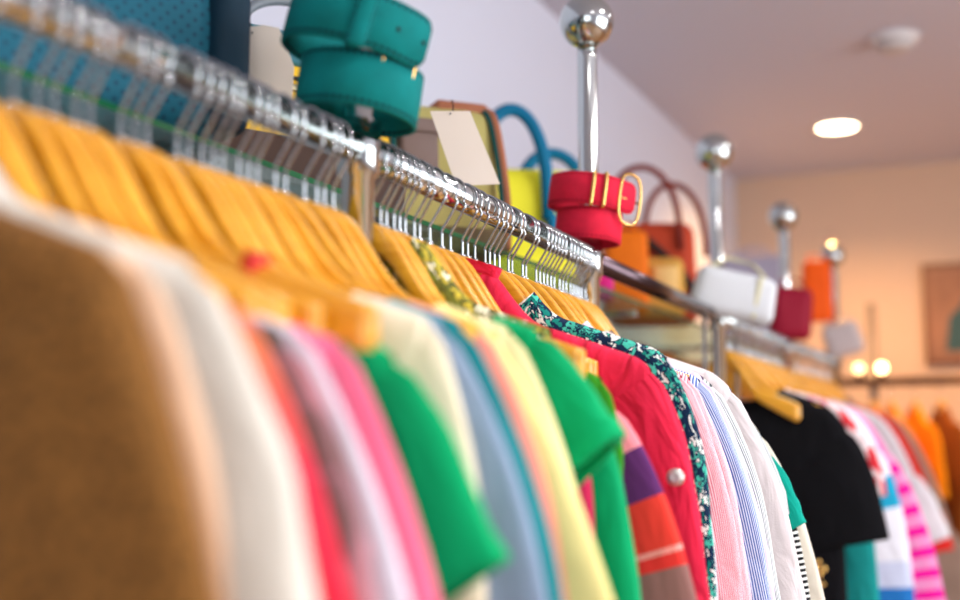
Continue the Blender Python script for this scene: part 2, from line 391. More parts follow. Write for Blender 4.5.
garment('cream_cardigan', 'cardigan', 'cream yellow cardigan lower half showing behind the lemon one', 'the cream yellow cardigan', S1, 0.985, fm('cream_yellow', (236, 224, 168)), neck=0.2, sl=LS(.6, 6, .08, .075), hw=.250, fold=.009, puff=0)
garment('green_sweater', 'sweater', 'emerald green sweater with cuffed short sleeves, sharper of two emerald tops', 'the sharper emerald sweater', S1, 1.075, M['emerald'], neck=0.2, th=.016, sth=.024, sl=LS(.105, 42, .08, .062), hw=.250, cuff=M['emerald'], puff=.004, fold=.005, hang=0, open=14, hhw=.235)
garment('rose_blouse', 'blouse', 'deep rose pink top peeping low between cream and emerald sleeves', 'the deep rose top', S2, 1.175, fm('deep_rose', (214, 44, 92)), neck=0.16, sl=LS(.42, 0, .07, .06), hw=.230, puff=-0.03, hhw=.2)
garment('green_jersey', 'sweater', 'green jersey with cuffed elbow sleeve below the emerald sweater', 'the green jersey with elbow sleeves', S2, 1.200, fm('jersey_green', (0, 150, 92)), neck=0.16, th=.014, sth=.022, sl=LS(.29, 9, .085, .075), hw=.242, cuff=M['jersey_green'], fold=.004, puff=-0.03, hhw=.2)
garment('beaded_blouse', 'blouse', 'top with yellow green beaded neckline between wooden hanger necks', 'the beaded yellow green top', S2, 1.235, fm('beads', (90, 90, 40), 'floral', cols=[(0, (200, 180, 60)), (.35, (120, 130, 50)), (.6, (240, 236, 200)), (.8, (40, 60, 50))], freq=90, rough=.3), neck=.035, scoop=.03, sl=None, hw=.20, puff=.004)
garment('leaf_green_camisole', 'blouse', 'leaf green top showing as a sliver between emerald and red', 'the leaf green top', S2, 1.265, fm('leaf_green', (52, 138, 26)), neck=0.16, sl=LS(.13, 3, .08, .07), hw=.250, puff=-0.03, hhw=.2)
blk = [(0, (240, 140, 150)), (.12, (92, 42, 98)), (.25, (226, 60, 48)), (.385, (240, 150, 140)), (.40, (222, 52, 46)), (.44, (140, 98, 92)), (.60, (98, 34, 92)), (.67, (26, 28, 50))]
garment('block_striped_sweater', 'sweater', 'pink, purple, red and taupe block striped sweater before the red jacket', 'the block striped sweater', S2, 1.290, fm('block_stripe', (220, 60, 60), 'blocks', cols=blk, freq=2.75, axis=1), neck=0.16, th=.013, sth=.021, sl=LS(0.32, 15, .085, .08), hw=.250, fold=.003, puff=-0.055, hhw=.2)
jr, jh, jg = garment('red_jacket', 'jacket', 'cherry red denim jacket with silver snap button', 'the cherry red jacket', S2, 1.440, fm('cherry_red', (226, 40, 72), bump=.5, wrinkle=.9), neck=.045, scoop=.01, th=.017, sth=.025, puff=0.001, sl=LS(.42, 6, .09, .075), hw=.262, cuff=M['cherry_red'], fold=0.013, hhw=.225)
garment('floral_blouse', 'blouse', 'white blouse with teal and navy flower print behind the red jacket', 'the teal flowered blouse', S2, 1.520, fm('teal_floral', (14, 40, 68), 'floral', cols=[(0, (20, 130, 116)), (.28, (228, 236, 226)), (.5, (70, 190, 164)), (.72, (14, 40, 68))], freq=85), neck=0.07, scoop=.04, sl=LS(.3, 6, .08, .07), hw=.258, puff=0.018, th=0.014)
garment('white_print_tunic', 'tunic', 'white and pale grey tunic sleeve hanging beside the flowered blouse', 'the white grey tunic', S2, 1.555, fm('white_grey', (204, 206, 214)), neck=.08, scoop=.04, sl=LS(.5, 3, .08, .065), hw=.250)
def st(c1, c2, w=.5): return [(0, c1), (w, c2)]
garment('pink_striped_shirt', 'shirt', 'red and white pinstriped shirt next to the flowered sleeve', 'the pinstriped shirt by the flowered blouse', S2, 1.610, fm('pink_pin', (240, 150, 160), 'stripe', cols=st((250, 214, 218), (232, 110, 128), .55), freq=300, bump=.05), neck=0.11, scoop=.03, sl=LS(.55, 6, .085, .065), hw=.255, fold=0.009, puff=-0.004)
garment('rose_striped_shirt', 'shirt', 'rose and white striped shirt touching the blue striped shirt', 'the rose striped shirt by the blue one', S2, 1.670, fm('rose_pin', (240, 150, 160), 'stripe', cols=st((250, 226, 230), (236, 128, 144), .5), freq=260, bump=.05), neck=0.11, scoop=.03, sl=LS(.55, 6, .085, .065), hw=.255, fold=0.009, puff=-0.004)
garment('blue_striped_shirt', 'shirt', 'navy blue and white pinstriped shirt', 'the navy striped shirt', S2, 1.730, fm('blue_pin', (100, 130, 190), 'stripe', cols=st((214, 224, 244), (74, 106, 176), .5), freq=230, bump=.05), neck=0.11, scoop=.03, sl=LS(.55, 9, .085, .065), hw=.255, fold=0.009, puff=-0.004)
garment('lilac_shirt', 'shirt', 'plain pale lilac shirt behind the navy striped one', 'the pale lilac shirt', S2, 1.765, fm('pale_lilac', (224, 208, 228)), neck=.07, scoop=.03, sl=LS(.55, 9, .085, .065), hw=.252)
garment('grey_striped_shirt', 'shirt', 'grey green and white pinstriped shirt before the white blouse', 'the grey green striped shirt', S2, 1.800, fm('grey_pin', (140, 150, 150), 'stripe', cols=st((236, 238, 236), (96, 116, 116), .6), freq=200, bump=.05), neck=0.11, scoop=.03, sl=LS(.55, 9, .085, .065), hw=.260, puff=-0.004, fold=0.009)
garment('white_blouse', 'blouse', 'sheer white blouse at the end of the second rail', 'the sheer white blouse', S2, 1.860, fm('sheer_white', (228, 218, 218)), neck=.08, scoop=.03, sl=LS(.6, 9, .09, .075), hw=.275, puff=0.008, fold=.009)
garment('grey_tee', 't-shirt', 'light grey t-shirt sleeve just behind the white blouse', 'the light grey t-shirt', S2, 1.900, fm('mid_grey', (182, 188, 188)), neck=0.15, sl=LS(.13, 21, .08, .07), hw=.290, puff=-0.012, hhw=.2)
garment('teal_tunic', 'tunic', 'bright teal tunic behind the grey t-shirt', 'the bright teal tunic', S2, 1.930, fm('bright_teal', (10, 160, 140)), neck=0.15, sl=LS(0.09, 33, .085, .06), hw=0.312, puff=-0.03, hhw=.2)
garment('striped_jersey', 'blouse', 'black and white thinly striped top by the second post', 'the black and white striped top', S2, 1.960, fm('mono_stripe', (20, 20, 20), 'stripe', cols=st((18, 20, 22), (236, 236, 230), .55), freq=120, axis=1, bump=.05), neck=0.15, sl=LS(.6, 3, .08, .06), hw=0.31, puff=-0.03, hhw=.2)
# ---- further racks
br, bh, bg = garment('black_tee', 't-shirt', 'black t-shirt with wide sleeves on the far rail', 'the black t-shirt', S4, 3.185, fm('black_jersey', (14, 14, 18)), neck=0.13, sl=LS(.24, 15, .115, .105), hw=.300, th=.016, sth=.025, len=.8)
garment('cream_dress', 'dress', 'cream ivory dress hem showing between the white blouse and black t-shirt', 'the cream ivory dress', S2, 1.985, fm('ivory', (222, 214, 196)), neck=0.15, sl=LS(.5, 6, .07, .1), flare=0.2, hw=0.295, len=.8, yaw=.05, puff=-0.03, hhw=.2)
garment('sea_green_dress', 'dress', 'sea green dress hem showing under the black sleeve', 'the sea green dress', S4, 3.300, fm('sea_green', (24, 144, 140)), neck=.13, sl=LS(.72, 2, .10, .10), hw=0.258, len=.8, puff=-0.02)
garment('pink_floral_blouse', 'blouse', 'pink and red flowered white blouse behind the black t-shirt', 'the pink flowered blouse', S4, 3.450, fm('pink_floral', (246, 226, 226), 'floral', cols=[(0, (220, 50, 60)), (.45, (250, 236, 236)), (.6, (238, 120, 150))], freq=16), neck=.1, sl=LS(0.15, 16, .09, .08), hw=.300)
bl2 = [(0, (240, 240, 246)), (.12, (34, 168, 206)), (.26, (236, 238, 246)), (.5, (206, 214, 238)), (.62, (38, 116, 190)), (.8, (240, 240, 246))]
garment('blue_white_blouse', 'blouse', 'white blouse with turquoise and blue patches on the far rail', 'the blue patched blouse', S4, 3.600, fm('blue_patch', (40, 140, 200), 'blocks', cols=bl2, freq=1.7, axis=1), neck=.1, sl=LS(.58, 4, .09, .08), hw=0.325)
garment('magenta_striped_dress', 'dress', 'pink dress with hot magenta stripes on the far rail', 'the magenta striped dress', S4, 3.800, fm('magenta_stripe', (230, 60, 170), 'stripe', cols=[(0, (240, 150, 200)), (.55, (244, 20, 160))], freq=17, axis=1), neck=.1, sl=LS(.62, 10, .08, .09), hw=0.332)
garment('pale_grey_sweater', 'sweater', 'pale grey slouchy sweater on the farthest rail', 'the pale grey sweater', S5, 4.250, fm('pale_grey', (214, 214, 218)), neck=.1, sl=LS(0.19, 26, .10, .08), hw=.360, th=.018, sth=.03)
garment('scarlet_blouse', 'blouse', 'scarlet red top peeping past the pale grey sweater', 'the scarlet red top', S5, 4.500, fm('scarlet', (216, 46, 40)), neck=.1, sl=LS(0.12, 16, .08, .07), hw=.400)
garment('taupe_coat', 'coat', 'long taupe coat at the very end of the far rail', 'the long taupe coat', S5, 4.780, fm('taupe', (150, 128, 112)), neck=.06, sl=LS(.6, 10, .09, .08), hw=.425, len=.8)

# jacket details: stand collar, shoulder yoke seam, snap button
bm = bmesh.new(); uvl = bm.loops.layers.uv.new('UVMap'); pts = []; uvs = []
for i in range(6):
    q = i/5; row = []; ur = []
    for k in range(41):
        a = 2*PI*k/40; x = .052*math.cos(a)*(1+.12*q); y = .020*math.sin(a)*(1+.4*q)
        row.append(Vector((x, y, zp(.045)+.008+.016*q-.012*(x/.05)**2))); ur.append((a*.03, q*.04))
    pts.append(row); uvs.append(ur)
sheet_grid(bm, uvl, pts, uvs); link('collar', bm, M['cherry_red'], jr)
silver = simple('silver_snap', (214, 208, 200), .3, .8)
bm = bmesh.new(); lathe(bm, [(.0105, -.008), (.0105, .002), (.009, .0035), (.004, .003), (.0001, .003)], 20, Matrix.Translation((.300, -.034, -.290)) @ Matrix.Rotation(PI/2, 4, 'X') @ Matrix.Rotation(math.radians(10), 4, 'Y'))
link('snap_button', bm, silver, jr)['label'] = 'silver snap button'
# gold brooch on the black tee
bm = bmesh.new()
for dx, dz, r in ((0, 0, .014), (.018, .014, .016), (-.016, .016, .015), (.012, -.02, .012), (-.012, -.018, .013), (.0, .03, .012)): sphere(bm, (.225+dx*.6, -.034, -.575+dz*1.1), r*.62, (1, .6, 1), 12, 8)
link('brooch', bm, gold, br)['label'] = 'gold petal brooch'
# small sticker on the hanger of the black tee
bm = bmesh.new(); box(bm, (-.03, -.001, -.010), (.03, .001, .010)); o = link('sticker', bm, simple('sticker_paper', (226, 222, 196), .7), bh, smooth=False); o.location = (.15, -.0175, zp(.15)-.022); o.rotation_euler = (0, math.radians(24), 0)
# red size ribbon on the hanger of the nearer emerald cardigan
bm = bmesh.new(); box(bm, (-.006, -.0115, -.026), (.006, .0115, .026), .002); o = link('size_ribbon', bm, simple('red_ribbon', (200, 40, 24), .6), GAR[7][1]); o.location = (.125, -.004, zp(.125)-.019)
o.rotation_euler = (0, math.radians(22), 0); o['label'] = 'red size ribbon'

# ---- bare hangers squeezed between the garments
def fill(s, y0, y1, step, hw):
    have = sorted(h[1] for h in HANG if h[0] == s); y = y0; rnd = random.Random(s+3)
    while y < y1:
        if all(abs(y-h) > .0135 for h in have):
            hanger(s, y, rnd.uniform(-.10, .10), hw); y += step*rnd.uniform(.75, 1.3)
        else: y += .005
fill(S1, .56, 1.105, .030, .205)
fill(S2, 1.185, 1.985, .031, .20)
fill(S4, 3.14, 3.98, .034, .19)
fill(S5, 4.12, 4.85, .036, .19)
ORD = 'first second third fourth fifth sixth seventh eighth ninth tenth eleventh twelfth thirteenth fourteenth fifteenth sixteenth seventeenth eighteenth nineteenth twentieth'.split()
def ordw(n):
    if n <= 20: return ORD[n-1]
    t = ['', '', 'twenty', 'thirty', 'forty', 'fifty'][n//10]; u = n % 10
    return t+'-'+ORD[u-1] if u else {'twenty': 'twentieth', 'thirty': 'thirtieth', 'forty': 'fortieth', 'fifty': 'fiftieth'}[t]
WHERE = {S1: (-1, 'bare wooden hanger, %s hook from the teal belt post towards the camera'), S2: (1, 'bare wooden hanger, %s hook beyond the teal belt post towards the red belt'),
         S4: (1, 'bare wooden hanger, %s hook beyond the white clutch bag'), S5: (1, 'bare wooden hanger, %s hook beyond the dark red pouch')}
for s, (dr, tx) in WHERE.items():
    for n, h in enumerate(sorted((h for h in HANG if h[0] == s), key=lambda h: dr*h[1])):
        if not h[2]['label']: h[2]['label'] = tx % ordw(n+1)

# ------------------------------------------------------------------ belts coiled round the posts
def suede(name, col, stitch):
    m, nt, b = nmat(name)
    uv = N(nt, 'ShaderNodeUVMap'); sep = N(nt, 'ShaderNodeSeparateXYZ'); L(nt, uv.outputs['UV'], sep.inputs[0])
    def mth(op, a, bb):
        n = N(nt, 'ShaderNodeMath', operation=op)
        for i, v in enumerate((a, bb)):
            if v is None: continue
            if isinstance(v, (int, float)): n.inputs[i].default_value = v
            else: L(nt, v, n.inputs[i])
        return n.outputs[0]
    d = mth('ABSOLUTE', mth('SUBTRACT', sep.outputs[1], .5), None)
    line = mth('LESS_THAN', mth('ABSOLUTE', mth('SUBTRACT', d, .41), None), .03)
    dash = mth('GREATER_THAN', mth('FRACT', mth('MULTIPLY', sep.outputs[0], 130), None), .35)
    fac = mth('MULTIPLY', line, dash)
    tco = N(nt, 'ShaderNodeTexCoord'); n = N(nt, 'ShaderNodeTexNoise', Scale=30.0, Detail=4.0); L(nt, tco.outputs['Object'], n.inputs['Vector'])
    r = ramp(nt, [(.3, tuple(v*.92 for v in col)), (.7, tuple(min(255, v*1.06) for v in col))]); L(nt, n.outputs['Fac'], r.inputs['Fac'])
    mx = N(nt, 'ShaderNodeMixRGB'); mx.inputs[2].default_value = lin(stitch); L(nt, fac, mx.inputs[0]); L(nt, r.outputs['Color'], mx.inputs[1]); L(nt, mx.outputs[0], b.inputs['Base Color'])
    b.inputs['Roughness'].default_value = .85; b.inputs['Specular IOR Level'].default_value = .2
    return m
def strap_bm(path, width, th, wdir=None, uoff=0, tip=True):
    """flat strap: path = centre points, width along wdir (or per-point)"""
    bm = bmesh.new(); uvl = bm.loops.layers.uv.new('UVMap'); n = len(path); P = [Vector(p) for p in path]
    acc = [0]
    for a, b in zip(P, P[1:]): acc.append(acc[-1]+(b-a).length)
    prof = [(-.5, -.5), (-.47, .5), (.0, .62), (.47, .5), (.5, -.5)]
    pts, uvs = [], []
    for i, p in enumerate(P):
        t = (P[min(n-1, i+1)]-P[max(0, i-1)]).normalized(); w = (wdir[i] if isinstance(wdir, list) else wdir).normalized()
        nr = t.cross(w).normalized(); rem = acc[-1]-acc[i]; sc = 1
        if tip and rem < width*.3: q = 1-rem/(width*.3); sc = .62+.38*math.sqrt(max(0, 1-q*q))
        row = []; ur = []
        for a, b in prof+[prof[0]]:
            row.append(p+w*(a*width*sc)+nr*(b*th)); ur.append((acc[i]+uoff, a+.5))
        pts.append(row); uvs.append(ur)
    V = sheet_grid(bm, uvl, pts, uvs)
    bm.faces.new([v for v in V[0][:-1]]); bm.faces.new([v for v in V[-1][:-1]][::-1])
    bmesh.ops.remove_doubles(bm, verts=bm.verts[:], dist=.00001); bmesh.ops.recalc_face_normals(bm, faces=bm.faces[:])
    return bm
FACE = math.radians(-60)          # direction from the post towards the aisle in which the belts' fronts point
def belt(label, post, z0, r, width, mat, front, tilt, metal, loops, keeper, buckle_scale, r2, over):
    x, y = POST[post]
    root = thing('coiled_belt', label, 'belt', (x, y, z0), front)
    # local frame: -Y is the front of the coil, +X the viewer's right
    def ring(rad, zc, a0, a1, n, tl):
        pts = []; wd = []
        for k in range(n+1):
            a = a0+(a1-a0)*k/n
            p = Vector((rad*math.sin(a), -rad*math.cos(a), zc)); p.z -= tl*p.x
            pts.append(p); wd.append(Vector((tl*.9, 0, 1)))
        return pts, wd
    lo, wl = ring(r, width*.5+.002+r*tilt*.6, -PI*1.05, PI*1.0, 60, tilt*.6)
    link('lower_coil', strap_bm(lo, width, .004, wl, tip=False), mat, root)
    up, wu = ring(r2, (width*1.49+r*tilt*.8), -PI*1.1, PI*.25, 54, tilt)
    t = (up[-1]-up[-2]).normalized()
    for k in range(1, 9): up.append(up[-1]+t*(over/8)); wu.append(wu[-1])
    st_ = link('strap', strap_bm(up, width, .004, wu), mat, root)
    # fixed loop(s) round the strap
    for ka, lm, lw in loops:
        a = ka; c = Vector((r2*math.sin(a), -r2*math.cos(a), (width*1.49+r*tilt*.8))); c.z -= tilt*c.x
        tg = Vector((math.cos(a), math.sin(a), 0)); nr = Vector((math.sin(a), -math.cos(a), 0)); w = Vector((tilt, 0, 1)).normalized()
        pts = []
        for q in range(33):
            b = 2*PI*q/32; cs, sn = math.cos(b), math.sin(b)
            pts.append(c+w*(width*.52*math.copysign(abs(cs)**.3, cs))+nr*(.006*math.copysign(abs(sn)**.5, sn)))
        if lm is mat: bm = strap_bm(pts, lw, .003, [tg]*33, tip=False)
        else:
            bm = bmesh.new(); tube(bm, pts[:-1], lw/2, 8, closed=True)
        link('keeper_loop', bm, lm, root)
    # buckle frame hooked on the strap near its tip
    e = up[-1]-t*.016; w = wu[-1].normalized(); nr = t.cross(w).normalized(); bw = width*.62*buckle_scale
    bm = bmesh.new(); pts = []
    for q in range(40):
        b = 2*PI*q/40; cs, sn = math.cos(b), math.sin(b)
        pts.append(keeper+e+t*(bw*.62*math.copysign(abs(cs)**.7, cs))-w*(bw*math.copysign(abs(sn)**.7, sn))-nr*.004)
    tube(bm, pts, .0028, 8, closed=True); bk = link('buckle', bm, metal, root)
    bm = bmesh.new(); tube(bm, [keeper+e-t*bw*.6-nr*.006, keeper+e+t*bw*.62-nr*.009], .0022, 8); link('prong', bm, metal, bk)
    return root, up, wu, st_
teal = suede('teal_suede', (0, 116, 114), (0, 44, 50))
hole = simple('punched_hole', (10, 24, 26), .9)
yaw_front = math.radians(24.2)
rt_, up_, wu_, st_ = belt('wide teal suede belt coiled round the nearest chrome post', 1, ZR+RR+.002, .067, .063, teal, yaw_front, .27, gold, [(.15, teal, .024)], Vector((-.016, -.002, -.024)), .9, .080, .030)
for d in (-3, -11):
    p = up_[d]; tg = (up_[d]-up_[d-1]).normalized(); nr = tg.cross(wu_[d].normalized()).normalized()
    bm = bmesh.new(); lathe(bm, [(.0027, 0), (.0027, .0006)], 12, Matrix.Translation(p+nr*.0024) @ nr.to_track_quat('Z', 'Y').to_matrix().to_4x4()); link('punch_hole', bm, hole, st_)
redl = suede('red_leather', (212, 34, 62), (170, 20, 44))
belt('red leather belt with gold oval buckle coiled round the middle chrome post', 2, ZR+RR+.003, .057, .058, redl, yaw_front, .14, gold, [(.02, gold, .006), (.32, gold, .006)], Vector((.004, -.006, -.004)), 1.25, .068, .044)

# ------------------------------------------------------------------ bags and tags on the glass shelf
def bag_bm(w, d, h, taper=.8, bev=.03, bulge=.0, seg=4):
    """soft box: x width, y depth, z height from 0; narrower towards the top"""
    bm = bmesh.new(); box(bm, (-w/2, -d/2, 0), (w/2, d/2, h), bev, seg)
    bmesh.ops.subdivide_edges(bm, edges=[e for e in bm.edges if e.calc_length() > .08], cuts=5, use_grid_fill=True)
    for v in bm.verts:
        t = v.co.z/h; s = 1-(1-taper)*t
        v.co.y *= s*(1+bulge*math.sin(PI*min(1, max(0, t)))); v.co.x *= 1-(1-taper)*.35*t
        v.co.y += .006*noise.noise(v.co*14)
    return bm
def handle(bm, a, b, h, r, lean=0, n=24):
    a = Vector(a); b = Vector(b); pts = []
    for k in range(n+1):
        q = k/n; p = a.lerp(b, .5-.5*math.cos(PI*q)); p.z += h*math.sin(PI*q)**.75; p.y += lean*math.sin(PI*q); pts.append(p)
    tube(bm, pts, r, 10)
def leather(n, col, rough=.5, **k): m = simple(n, col, rough+.12, bump=.15, scale=220, **k); m.node_tree.nodes['Principled BSDF'].inputs['Specular IOR Level'].default_value = .25; return m
# perforated blue tote
m, nt, b = nmat('perforated_blue_leather')
tc = N(nt, 'ShaderNodeTexCoord'); mp = N(nt, 'ShaderNodeMapping'); mp.inputs['Scale'].default_value = (80, 80, 80); mp.inputs['Rotation'].default_value = (0, PI/4, 0)
fr = N(nt, 'ShaderNodeVectorMath', operation='FRACTION'); sb = N(nt, 'ShaderNodeVectorMath', operation='SUBTRACT'); sb.inputs[1].default_value = (.5, .5, .5)
ml = N(nt, 'ShaderNodeVectorMath', operation='MULTIPLY'); ml.inputs[1].default_value = (1, 0, 1); ln = N(nt, 'ShaderNodeVectorMath', operation='LENGTH')
L(nt, tc.outputs['Object'], mp.inputs[0]); L(nt, mp.outputs[0], fr.inputs[0]); L(nt, fr.outputs[0], sb.inputs[0]); L(nt, sb.outputs[0], ml.inputs[0]); L(nt, ml.outputs[0], ln.inputs[0])
r = ramp(nt, [(0, (0, 66, 90)), (.2, (0, 98, 120))]); r.color_ramp.interpolation = 'CONSTANT'; L(nt, ln.outputs['Value'], r.inputs['Fac']); L(nt, r.outputs['Color'], b.inputs['Base Color']); b.inputs['Roughness'].default_value = .6
b.inputs['Roughness'].default_value = .75
perf = m
navy = leather('navy_leather', (4, 44, 62)); creaml = simple('cream_lining', (236, 222, 196), .7)
yaw = math.radians(90)
def bag(name, label, cat, x, y, rz, z=SZ-.002): return thing(name, label, cat, (x, y, z), rz)
b1 = bag('tote_bag', 'large blue perforated leather tote bag at the near end of the shelf', 'tote bag', -1.03, .98, math.radians(66))
link('body', bag_bm(.50, .2, .40, .82, .045), perf, b1)
bm = bmesh.new(); box(bm, (.205, -.112, .01), (.258, .095, .385), .02, 4); link('side_panel', bm, navy, b1)
for yy in (-.1, .1):
    bm = bmesh.new(); handle(bm, (-.1, yy, .34), (.1, yy, .34), .16, .009); link('handle', bm, navy, b1)
    for xx in (-.1, .1):
        bm = bmesh.new(); tube(bm, [(xx+.016*math.cos(q*PI/10), yy*1.02, .33+.016*math.sin(q*PI/10)) for q in range(20)], .003, 8, closed=True); link('ring', bm, gold, b1)
yel = leather('yellow_leather', (246, 196, 44)); tealtrim = leather('teal_grey_trim', (66, 128, 140)); zipm = simple('zip_teeth', (150, 140, 110), .35, .9)
b2 = bag('zip_bag', 'yellow zip bag with teal grey top strap behind the teal belt', 'handbag', -1.08, 1.64, math.radians(60))
link('body', bag_bm(.34, .14, .27, .8, .03), yel, b2)
bm = bmesh.new(); box(bm, (-.178, -.081, -.001), (.178, .081, .13), .012, 3); link('base', bm, leather('brown_base', (70, 48, 36)), b2)
bm = bmesh.new(); box(bm, (-.16, -.066, .25), (.16, .066, .305), .012, 3); link('top_band', bm, tealtrim, b2)
bm = bmesh.new(); box(bm, (-.13, -.0735, .205), (.13, -.062, .215), .001); link('zip', bm, zipm, b2)
bm = bmesh.new(); box(bm, (-.13, -.0745, .224), (.13, -.062, .2275), .001); link('seam_piping', bm, simple('dark_piping', (52, 44, 30), .6), b2)
bm = bmesh.new(); handle(bm, (-.1, 0, .29), (.1, 0, .29), .09, .009); link('handle', bm, simple('grey_handle', (126, 134, 140), .5), b2)
kha = leather('khaki_canvas', (196, 184, 112), .8); taupe = leather('taupe_leather', (132, 112, 104)); tan = leather('tan_leather', (176, 110, 78)); dteal = leather('dark_teal_piping', (24, 88, 84))
b3 = bag('doctor_bag', 'khaki satchel with taupe flap, teal piping and tan trim', 'handbag', -1.03, 2.06, math.radians(46))
link('body', bag_bm(.24, .19, .29, .72, .035, .05), kha, b3)
bm = bmesh.new(); box(bm, (-.125, -.107, -.001), (.125, .107, .05), .012, 3); link('base', bm, leather('olive_base', (112, 96, 66)), b3)
bm = bmesh.new(); box(bm, (-.095, -.116, .14), (-.02, -.06, .22), .008, 3); o = link('flap', bm, taupe, b3); o.rotation_euler = (math.radians(-4), 0, 0)
bm = bmesh.new(); box(bm, (-.112, -.108, .222), (.0, -.05, .25), .006, 3); link('flap_band', bm, taupe, b3)
for xx, mt, nm in ((.104, dteal, 'piping'), (-.108, dteal, 'piping'), (.113, tan, 'edge_trim')):
    bm = bmesh.new(); tube(bm, catmull([(xx*1.05, -.098, .01), (xx*1.04, -.100, .1), (xx*.98, -.086, .2), (xx*.9, -.066, .275), (xx*.82, -.02, .298), (xx*.82, .04, .298)], 6), .006 if mt is dteal else .009, 8); link(nm, bm, mt, b3)
bm = bmesh.new(); box(bm, (-.01, -.055, .278), (.1, .05, .306), .01, 3); link('top_frame', bm, tan, b3)
lem = leather('lemon_leather', (255, 246, 56)); bluh = leather('petrol_blue_leather', (0, 112, 150))
b4 = bag('bucket_bag', 'bright yellow bag with petrol blue looped handles', 'handbag', -1.04, 2.62, math.radians(33))
link('body', bag_bm(.31, .17, .29, .78, .045), lem, b4)
bm = bmesh.new(); handle(bm, (-.15, -.085, .17), (.02, -.086, .16), .25, .0155, -.01); link('handle', bm, bluh, b4)
bm = bmesh.new(); handle(bm, (-.02, .07, .2), (.15, .06, .2), .16, .015, .02); link('handle', bm, bluh, b4)
bm = bmesh.new()
for pts in (((-.12, -.088, .17), (-.04, -.094, .145), (.02, -.095, .13)), ((.10, -.086, .15), (.06, -.092, .135), (.02, -.095, .13)), ((.03, -.088, .17), (.026, -.094, .14), (.02, -.096, .10))): tube(bm, catmull(pts, 6), .012, 8)
link('strap_trim', bm, bluh, b4)
org = leather('orange_leather', (240, 116, 0))
b6 = bag('box_bag', 'plain orange box bag standing behind the red belt', 'handbag', -1.0, 3.22, math.radians(24)); link('body', bag_bm(.12, .14, .235, .95, .02), org, b6)
bm = bmesh.new(); handle(bm, (-.04, 0, .23), (.04, 0, .23), .03, .005); link('handle', bm, org, b6)
bmg = bag('purse', 'small magenta purse standing under the orange bag', 'purse', -.93, 2.82, math.radians(24)); link('body', bag_bm(.045, .05, .075, .9, .012), leather('magenta_leather', (206, 24, 128)), bmg)
bm = bmesh.new(); box(bm, (-.018, -.028, .07), (.018, .02, .08), .003); link('clasp', bm, gold, bmg)
rust = leather('rust_leather', (182, 62, 30)); oxb = leather('oxblood_leather', (122, 40, 28)); dk = leather('dark_leather', (50, 32, 28))
b5 = bag('shoulder_bag', 'rust leather shoulder bag with two oxblood looped handles', 'handbag', -1.0, 3.5, math.radians(20))
link('body', bag_bm(.27, .15, .31, .75, .04), rust, b5)
bm = bmesh.new(); handle(bm, (-.15, -.07, .22), (.08, -.07, .22), .25, .010, -.01); link('handle', bm, oxb, b5)
bm = bmesh.new(); handle(bm, (-.02, .06, .24), (.17, .06, .22), .22, .010, .02); link('handle', bm, oxb, b5)
bm = bmesh.new(); tube(bm, catmull([(-.06, -.078, .28), (.02, -.085, .21), (.1, -.088, .12), (.14, -.086, .04)], 8), .013, 8); link('strap', bm, dk, b5)
bm = bmesh.new(); sphere(bm, (.0, -.082, .17), .035, (1.2, .3, .7), 16, 10); link('clasp', bm, dk, b5)
mus = leather('mustard_leather', (200, 150, 66))
b7 = bag('clutch_bag', 'mustard clutch bag leaning before the rust shoulder bag', 'handbag', -.93, 3.28, math.radians(22)); link('body', bag_bm(.17, .08, .17, .8, .025), mus, b7)
bm = bmesh.new(); box(bm, (-.01, -.05, .06), (.06, -.028, .14), .006); link('front_pocket', bm, leather('sand_leather', (232, 190, 120)), b7)
lil = leather('lilac_grey_leather', (170, 164, 182))
b9 = bag('tall_tote', 'tall lilac grey tote bag behind the fourth ball topped post', 'tote bag', -.98, 4.95, math.radians(15), ); link('body', bag_bm(.30, .14, .42, .85, .03), lil, b9)
for yy in (-.05, .05):
    bm = bmesh.new(); handle(bm, (-.07, yy, .40), (.07, yy, .40), .05, .005); link('handle', bm, lil, b9)
# pouches hung by straps round the posts
def pouch(name, label, post, dx, dy, w, h, d, zb, mat, rz, tilt=0, trim=None):
    x, y = POST[post]; px, py = x+dx, y+dy
    r = thing(name, label, 'pouch' if 'pouch' in name else 'handbag', (px, py, CAMZ+zb), rz)
    r.rotation_euler = (0, tilt, rz)
    link('body', bag_bm(w, d, h, .82, min(.032, d*.42), .1), mat, r)
    bm = bmesh.new(); zt = h*.92
    tube(bm, catmull([(-w*.38, 0, zt), (-w*.2, d*.3, zt+.035), (-.03, d*.5+.03, zt+.05), (.03, d*.5+.03, zt+.05), (w*.2, d*.3, zt+.035), (w*.38, 0, zt)], 6), .004, 8)
    link('strap', bm, trim or mat, r)
    if trim:
        bm = bmesh.new(); box(bm, (w*.22, -d*.52, .01), (w*.27, -d*.36, h*.95), .003); link('trim_band', bm, trim, r)
    return r
whi = leather('white_leather', (204, 207, 210)); crm = leather('cream_trim', (206, 200, 160))
pouch('white_clutch', 'white clutch bag strapped to the third ball topped post', 3, .045, -.075, .215, .12, .06, .318, whi, math.radians(24), math.radians(13), crm)
pouch('drawstring_pouch', 'dark crimson pouch strapped to the fourth ball topped post', 4, .015, -.05, .14, .175, .07, .345, leather('crimson_leather', (140, 6, 40)), math.radians(20), math.radians(6))
pouch('hanging_pouch', 'neon orange pouch strapped to the last ball topped post', 5, -.055, -.07, .12, .25, .06, .49, leather('neon_orange', (255, 98, 10)), math.radians(12))
pouch('grey_pouch', 'pale grey pouch strapped low to the last ball topped post', 5, .055, -.07, .15, .14, .07, .35, leather('pale_grey_leather', (196, 186, 184)), math.radians(12), math.radians(-14))
